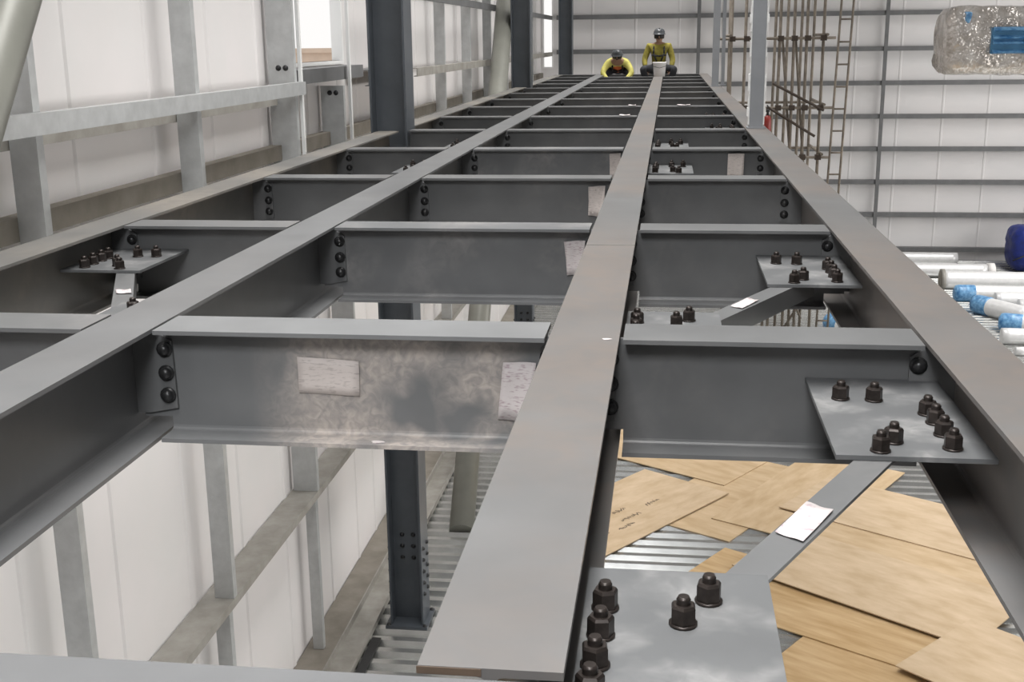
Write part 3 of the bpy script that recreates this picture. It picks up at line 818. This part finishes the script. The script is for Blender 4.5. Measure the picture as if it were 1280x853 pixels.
# ================================================================== WORKERS
def hand_parts(verts, edges, radii, wrist, dirv, side, up, base):
    """palm, four fingers and thumb grown from the wrist vertex index base"""
    d = Vector(dirv).normalized(); s = Vector(side).normalized(); u = Vector(up).normalized()
    palm = len(verts); verts.append(Vector(wrist)+d*.05); edges.append((base, palm)); radii.append((.036,.020))
    kn = len(verts); verts.append(Vector(wrist)+d*.085); edges.append((palm, kn)); radii.append((.034,.016))
    for i, (o, L) in enumerate(((-.03,.062),(-.010,.074),(.010,.070),(.028,.054))):
        a = len(verts); verts.append(Vector(wrist)+d*.095+s*o); edges.append((kn, a)); radii.append(.0095)
        b = len(verts); verts.append(Vector(wrist)+d*(.095+L*.55)+s*o*1.1-u*.014); edges.append((a, b)); radii.append(.0088)
        c = len(verts); verts.append(Vector(wrist)+d*(.095+L*.75)+s*o*1.1-u*.042); edges.append((b, c)); radii.append(.0078)
    a = len(verts); verts.append(Vector(wrist)+d*.05-s*.042-u*.005); edges.append((palm, a)); radii.append(.012)
    b = len(verts); verts.append(Vector(wrist)+d*.085-s*.056-u*.015); edges.append((a, b)); radii.append(.010)

def person(name, loc, rotz, P, label, shirt, vest=None, helmet='helmet_dark'):
    r = empty(name, loc, label, 'person', None, (0, 0, rotz))
    V = {k: Vector(v) for k, v in P.items()}
    verts, edges, radii, idx = [], [], [], {}
    def add(k, rad, par=None):
        idx[k] = len(verts); verts.append(V[k]); radii.append(rad)
        if par is not None: edges.append((idx[par], idx[k]))
    add('pelvis', .125); add('waist', (.125,.10), 'pelvis'); add('chest', (.145,.11), 'waist'); add('upper', (.12,.09), 'chest'); add('neck', .052, 'upper'); add('skull', .066, 'neck'); add('head', (.083,.095), 'skull'); add('crown', .07, 'head')
    for s in 'lr':
        add('sh_'+s, .062, 'upper'); add('el_'+s, .043, 'sh_'+s); add('wr_'+s, .028, 'el_'+s)
        add('hip_'+s, .09, 'pelvis'); add('kn_'+s, .058, 'hip_'+s); add('an_'+s, .037, 'kn_'+s); add('heel_'+s, .036, 'an_'+s); add('toe_'+s, .028, 'heel_'+s)
    for s, sg in (('l',-1),('r',1)):
        d = (V['wr_'+s]-V['el_'+s]).normalized()
        hand_parts(verts, edges, radii, V['wr_'+s], d, Vector((sg,0,0)) if abs(d.x) < .8 else Vector((0,1,0)), Vector((0,1,0)) if abs(d.y) < .8 else Vector((0,0,1)), idx['wr_'+s])
    body = link('body', skin_mesh('body', verts, edges, radii, M['skin'], 2), r)
    # face: nose, ears, eyes (small pieces of the head)
    H = V['head']; f = (V['face']-H).normalized(); up = (V['crown']-V['skull']).normalized(); sd = f.cross(up).normalized()
    fm = MB()
    fm.tube(H+f*.085+up*.015, H+f*.118-up*.022, .007, 8, .013)
    fm.lathe([(.001,-.012),(.012,-.006),(.014,.004),(.001,.012)], tuple(H+sd*.088-up*.01), 8, 'x'); fm.lathe([(.001,-.012),(.012,-.006),(.014,.004),(.001,.012)], tuple(H-sd*.088-up*.01), 8, 'x')
    fm.build('face', M['skin'], r)
    em = MB()
    for q in (-1, 1): em.lathe([(.0005,-.009),(.009,-.003),(.009,.003),(.0005,.009)], tuple(H+f*.092+sd*q*.033+up*.02), 8, 'y')
    em.tube(H+f*.098-up*.055-sd*.022, H+f*.098-up*.055+sd*.022, .005, 6)
    em.build('eyes_and_mouth', M['dark'], r)
    hm = MB(); rot = Matrix((sd, f, up)).transposed().to_4x4(); rot.translation = H
    hm.lathe([(.094,-.045),(.100,.0),(.098,.03),(.02,.05)], n=18, mtx=rot)
    hm.build('hair', M['hair'], r)
    # helmet
    hl = MB(); rot2 = rot.copy(); rot2.translation = H+up*.045
    hl.lathe([(.128,-.012),(.128,-.004),(.112,0),(.108,.04),(.088,.08),(.045,.103),(.002,.108)], n=22, mtx=rot2)
    hl.box(-.075,.075,.08,.172,-.012,-.004, mtx=rot2)
    hl.box(-.012,.012,-.08,.08,.075,.108, mtx=rot2)
    hl.build('helmet', M[helmet], r)
    # shirt with sleeves
    def sub(keys, ed, rad, nm, m, lv=2):
        ii = {k: i for i, k in enumerate(keys)}
        link(nm, skin_mesh(nm, [V[k] for k in keys], [(ii[a], ii[b]) for a, b in ed], rad, M[m], lv), r)
    V['col'] = V['upper'].lerp(V['neck'], .55)
    V['cu_l'] = V['el_l'].lerp(V['wr_l'], .82); V['cu_r'] = V['el_r'].lerp(V['wr_r'], .82)
    V['hem'] = V['pelvis'].lerp(V['waist'], .15)
    sub(['hem','waist','chest','upper','col','sh_l','el_l','cu_l','sh_r','el_r','cu_r'],
        [('hem','waist'),('waist','chest'),('chest','upper'),('upper','col'),('upper','sh_l'),('sh_l','el_l'),('el_l','cu_l'),('upper','sh_r'),('sh_r','el_r'),('el_r','cu_r')],
        [(.145,.12),(.145,.12),(.165,.13),(.14,.11),.066,.078,.060,.046,.078,.060,.046], 'shirt', shirt)
    if vest:
        sub(['hem','waist','chest','upper'], [('hem','waist'),('waist','chest'),('chest','upper')], [(.155,.13),(.155,.13),(.175,.142),(.135,.118)], 'safety_vest', vest)
    V['cf_l'] = V['kn_l'].lerp(V['an_l'], .92); V['cf_r'] = V['kn_r'].lerp(V['an_r'], .92)
    sub(['pelvis','belt','hip_l','kn_l','cf_l','hip_r','kn_r','cf_r'] if 'belt' in V else ['pelvis','waist','hip_l','kn_l','cf_l','hip_r','kn_r','cf_r'],
        [('pelvis','waist'),('pelvis','hip_l'),('hip_l','kn_l'),('kn_l','cf_l'),('pelvis','hip_r'),('hip_r','kn_r'),('kn_r','cf_r')],
        [(.138,.118),(.11,.09),.105,.075,.055,.105,.075,.055], 'trousers', 'trouser')
    for s in 'lr':
        sub(['an_'+s,'heel_'+s,'toe_'+s], [('an_'+s,'heel_'+s),('heel_'+s,'toe_'+s)], [.055,.05,.042], 'boot', 'boot')
    # harness straps over the chest
    hs = MB()
    fw = (V['fwd']).normalized(); ax = (V['upper']-V['waist']).normalized(); lat = fw.cross(ax).normalized()
    for q in (-1, 1):
        a = V['upper']+lat*q*.10+ax*.06; b = V['chest']+lat*q*.10+fw*.150; c = V['waist']+lat*q*.04+fw*.135
        hs.path([a, a.lerp(b,.5)+fw*.06, b, c], .017, 6)
    hs.path([V['chest']-lat*.14+fw*.11-ax*.03, V['chest']+fw*.155-ax*.05, V['chest']+lat*.14+fw*.11-ax*.03], .017, 6)
    hs.build('harness', M['strap'], r)
    return r

# worker astride the middle beam (local +y is the way he faces)
P1 = dict(pelvis=(0,0,.12), waist=(0,.01,.27), chest=(0,.02,.42), upper=(0,.015,.54), neck=(0,.03,.635), skull=(0,.04,.68), head=(0,.055,.745), crown=(0,.05,.80), face=(0,1,.70), fwd=(0,1,0),
          sh_l=(-.19,.01,.555), el_l=(-.27,.06,.30), wr_l=(-.24,.20,.13), sh_r=(.19,.01,.555), el_r=(.28,.06,.30), wr_r=(.25,.20,.13),
          hip_l=(-.10,.02,.11), kn_l=(-.31,.32,.14), an_l=(-.17,.20,-.26), heel_l=(-.155,.17,-.30), toe_l=(-.17,.34,-.32),
          hip_r=(.10,.02,.11), kn_r=(.31,.32,.14), an_r=(.17,.20,-.26), heel_r=(.155,.17,-.30), toe_r=(.17,.34,-.32))
person('person', (CX, 23.95, TOP), PI, P1, 'person in an olive shirt sitting astride the middle beam behind a white bucket', 'shirt_olive')
# worker bending forward on the second last cross beam
P2 = dict(pelvis=(0,0,.11), waist=(0,.13,.17), chest=(0,.27,.225), upper=(0,.38,.26), neck=(0,.455,.31), skull=(0,.49,.33), head=(0,.54,.365), crown=(0,.55,.42), face=(0,1.4,.20), fwd=(0,.35,-.9),
          sh_l=(-.19,.37,.25), el_l=(-.30,.50,.04), wr_l=(-.16,.60,-.12), sh_r=(.19,.37,.25), el_r=(.30,.50,.04), wr_r=(.16,.60,-.12),
          hip_l=(-.11,.03,.10), kn_l=(-.25,.43,.06), an_l=(-.22,.36,-.36), heel_l=(-.22,.33,-.41), toe_l=(-.22,.50,-.43),
          hip_r=(.11,.03,.10), kn_r=(.25,.43,.06), an_r=(.22,.36,-.36), heel_r=(.22,.33,-.41), toe_r=(.22,.50,-.43))
person('person', (-1.02, YK[13], TOP), PI, P2, 'person in a yellow shirt and orange vest bending forward at the far end', 'shirt_yellow', 'vest_orange')
bk = empty('bucket', (CX+.02, 23.35, TOP), 'white plastic bucket on the middle beam in front of the person in olive', 'bucket')
MB().lathe([(.10,0),(.105,.0),(.125,.25),(.132,.25),(.132,.265),(.12,.265),(.10,.01),(.001,.01)], n=24).build('pail', M['bucket'], bk)
MB().path([(-.13,0,.25),(-.12,-.07,.19),(0,-.135,.16),(.12,-.07,.19),(.13,0,.25)], .004, 6).build('handle', M['dark'], bk)
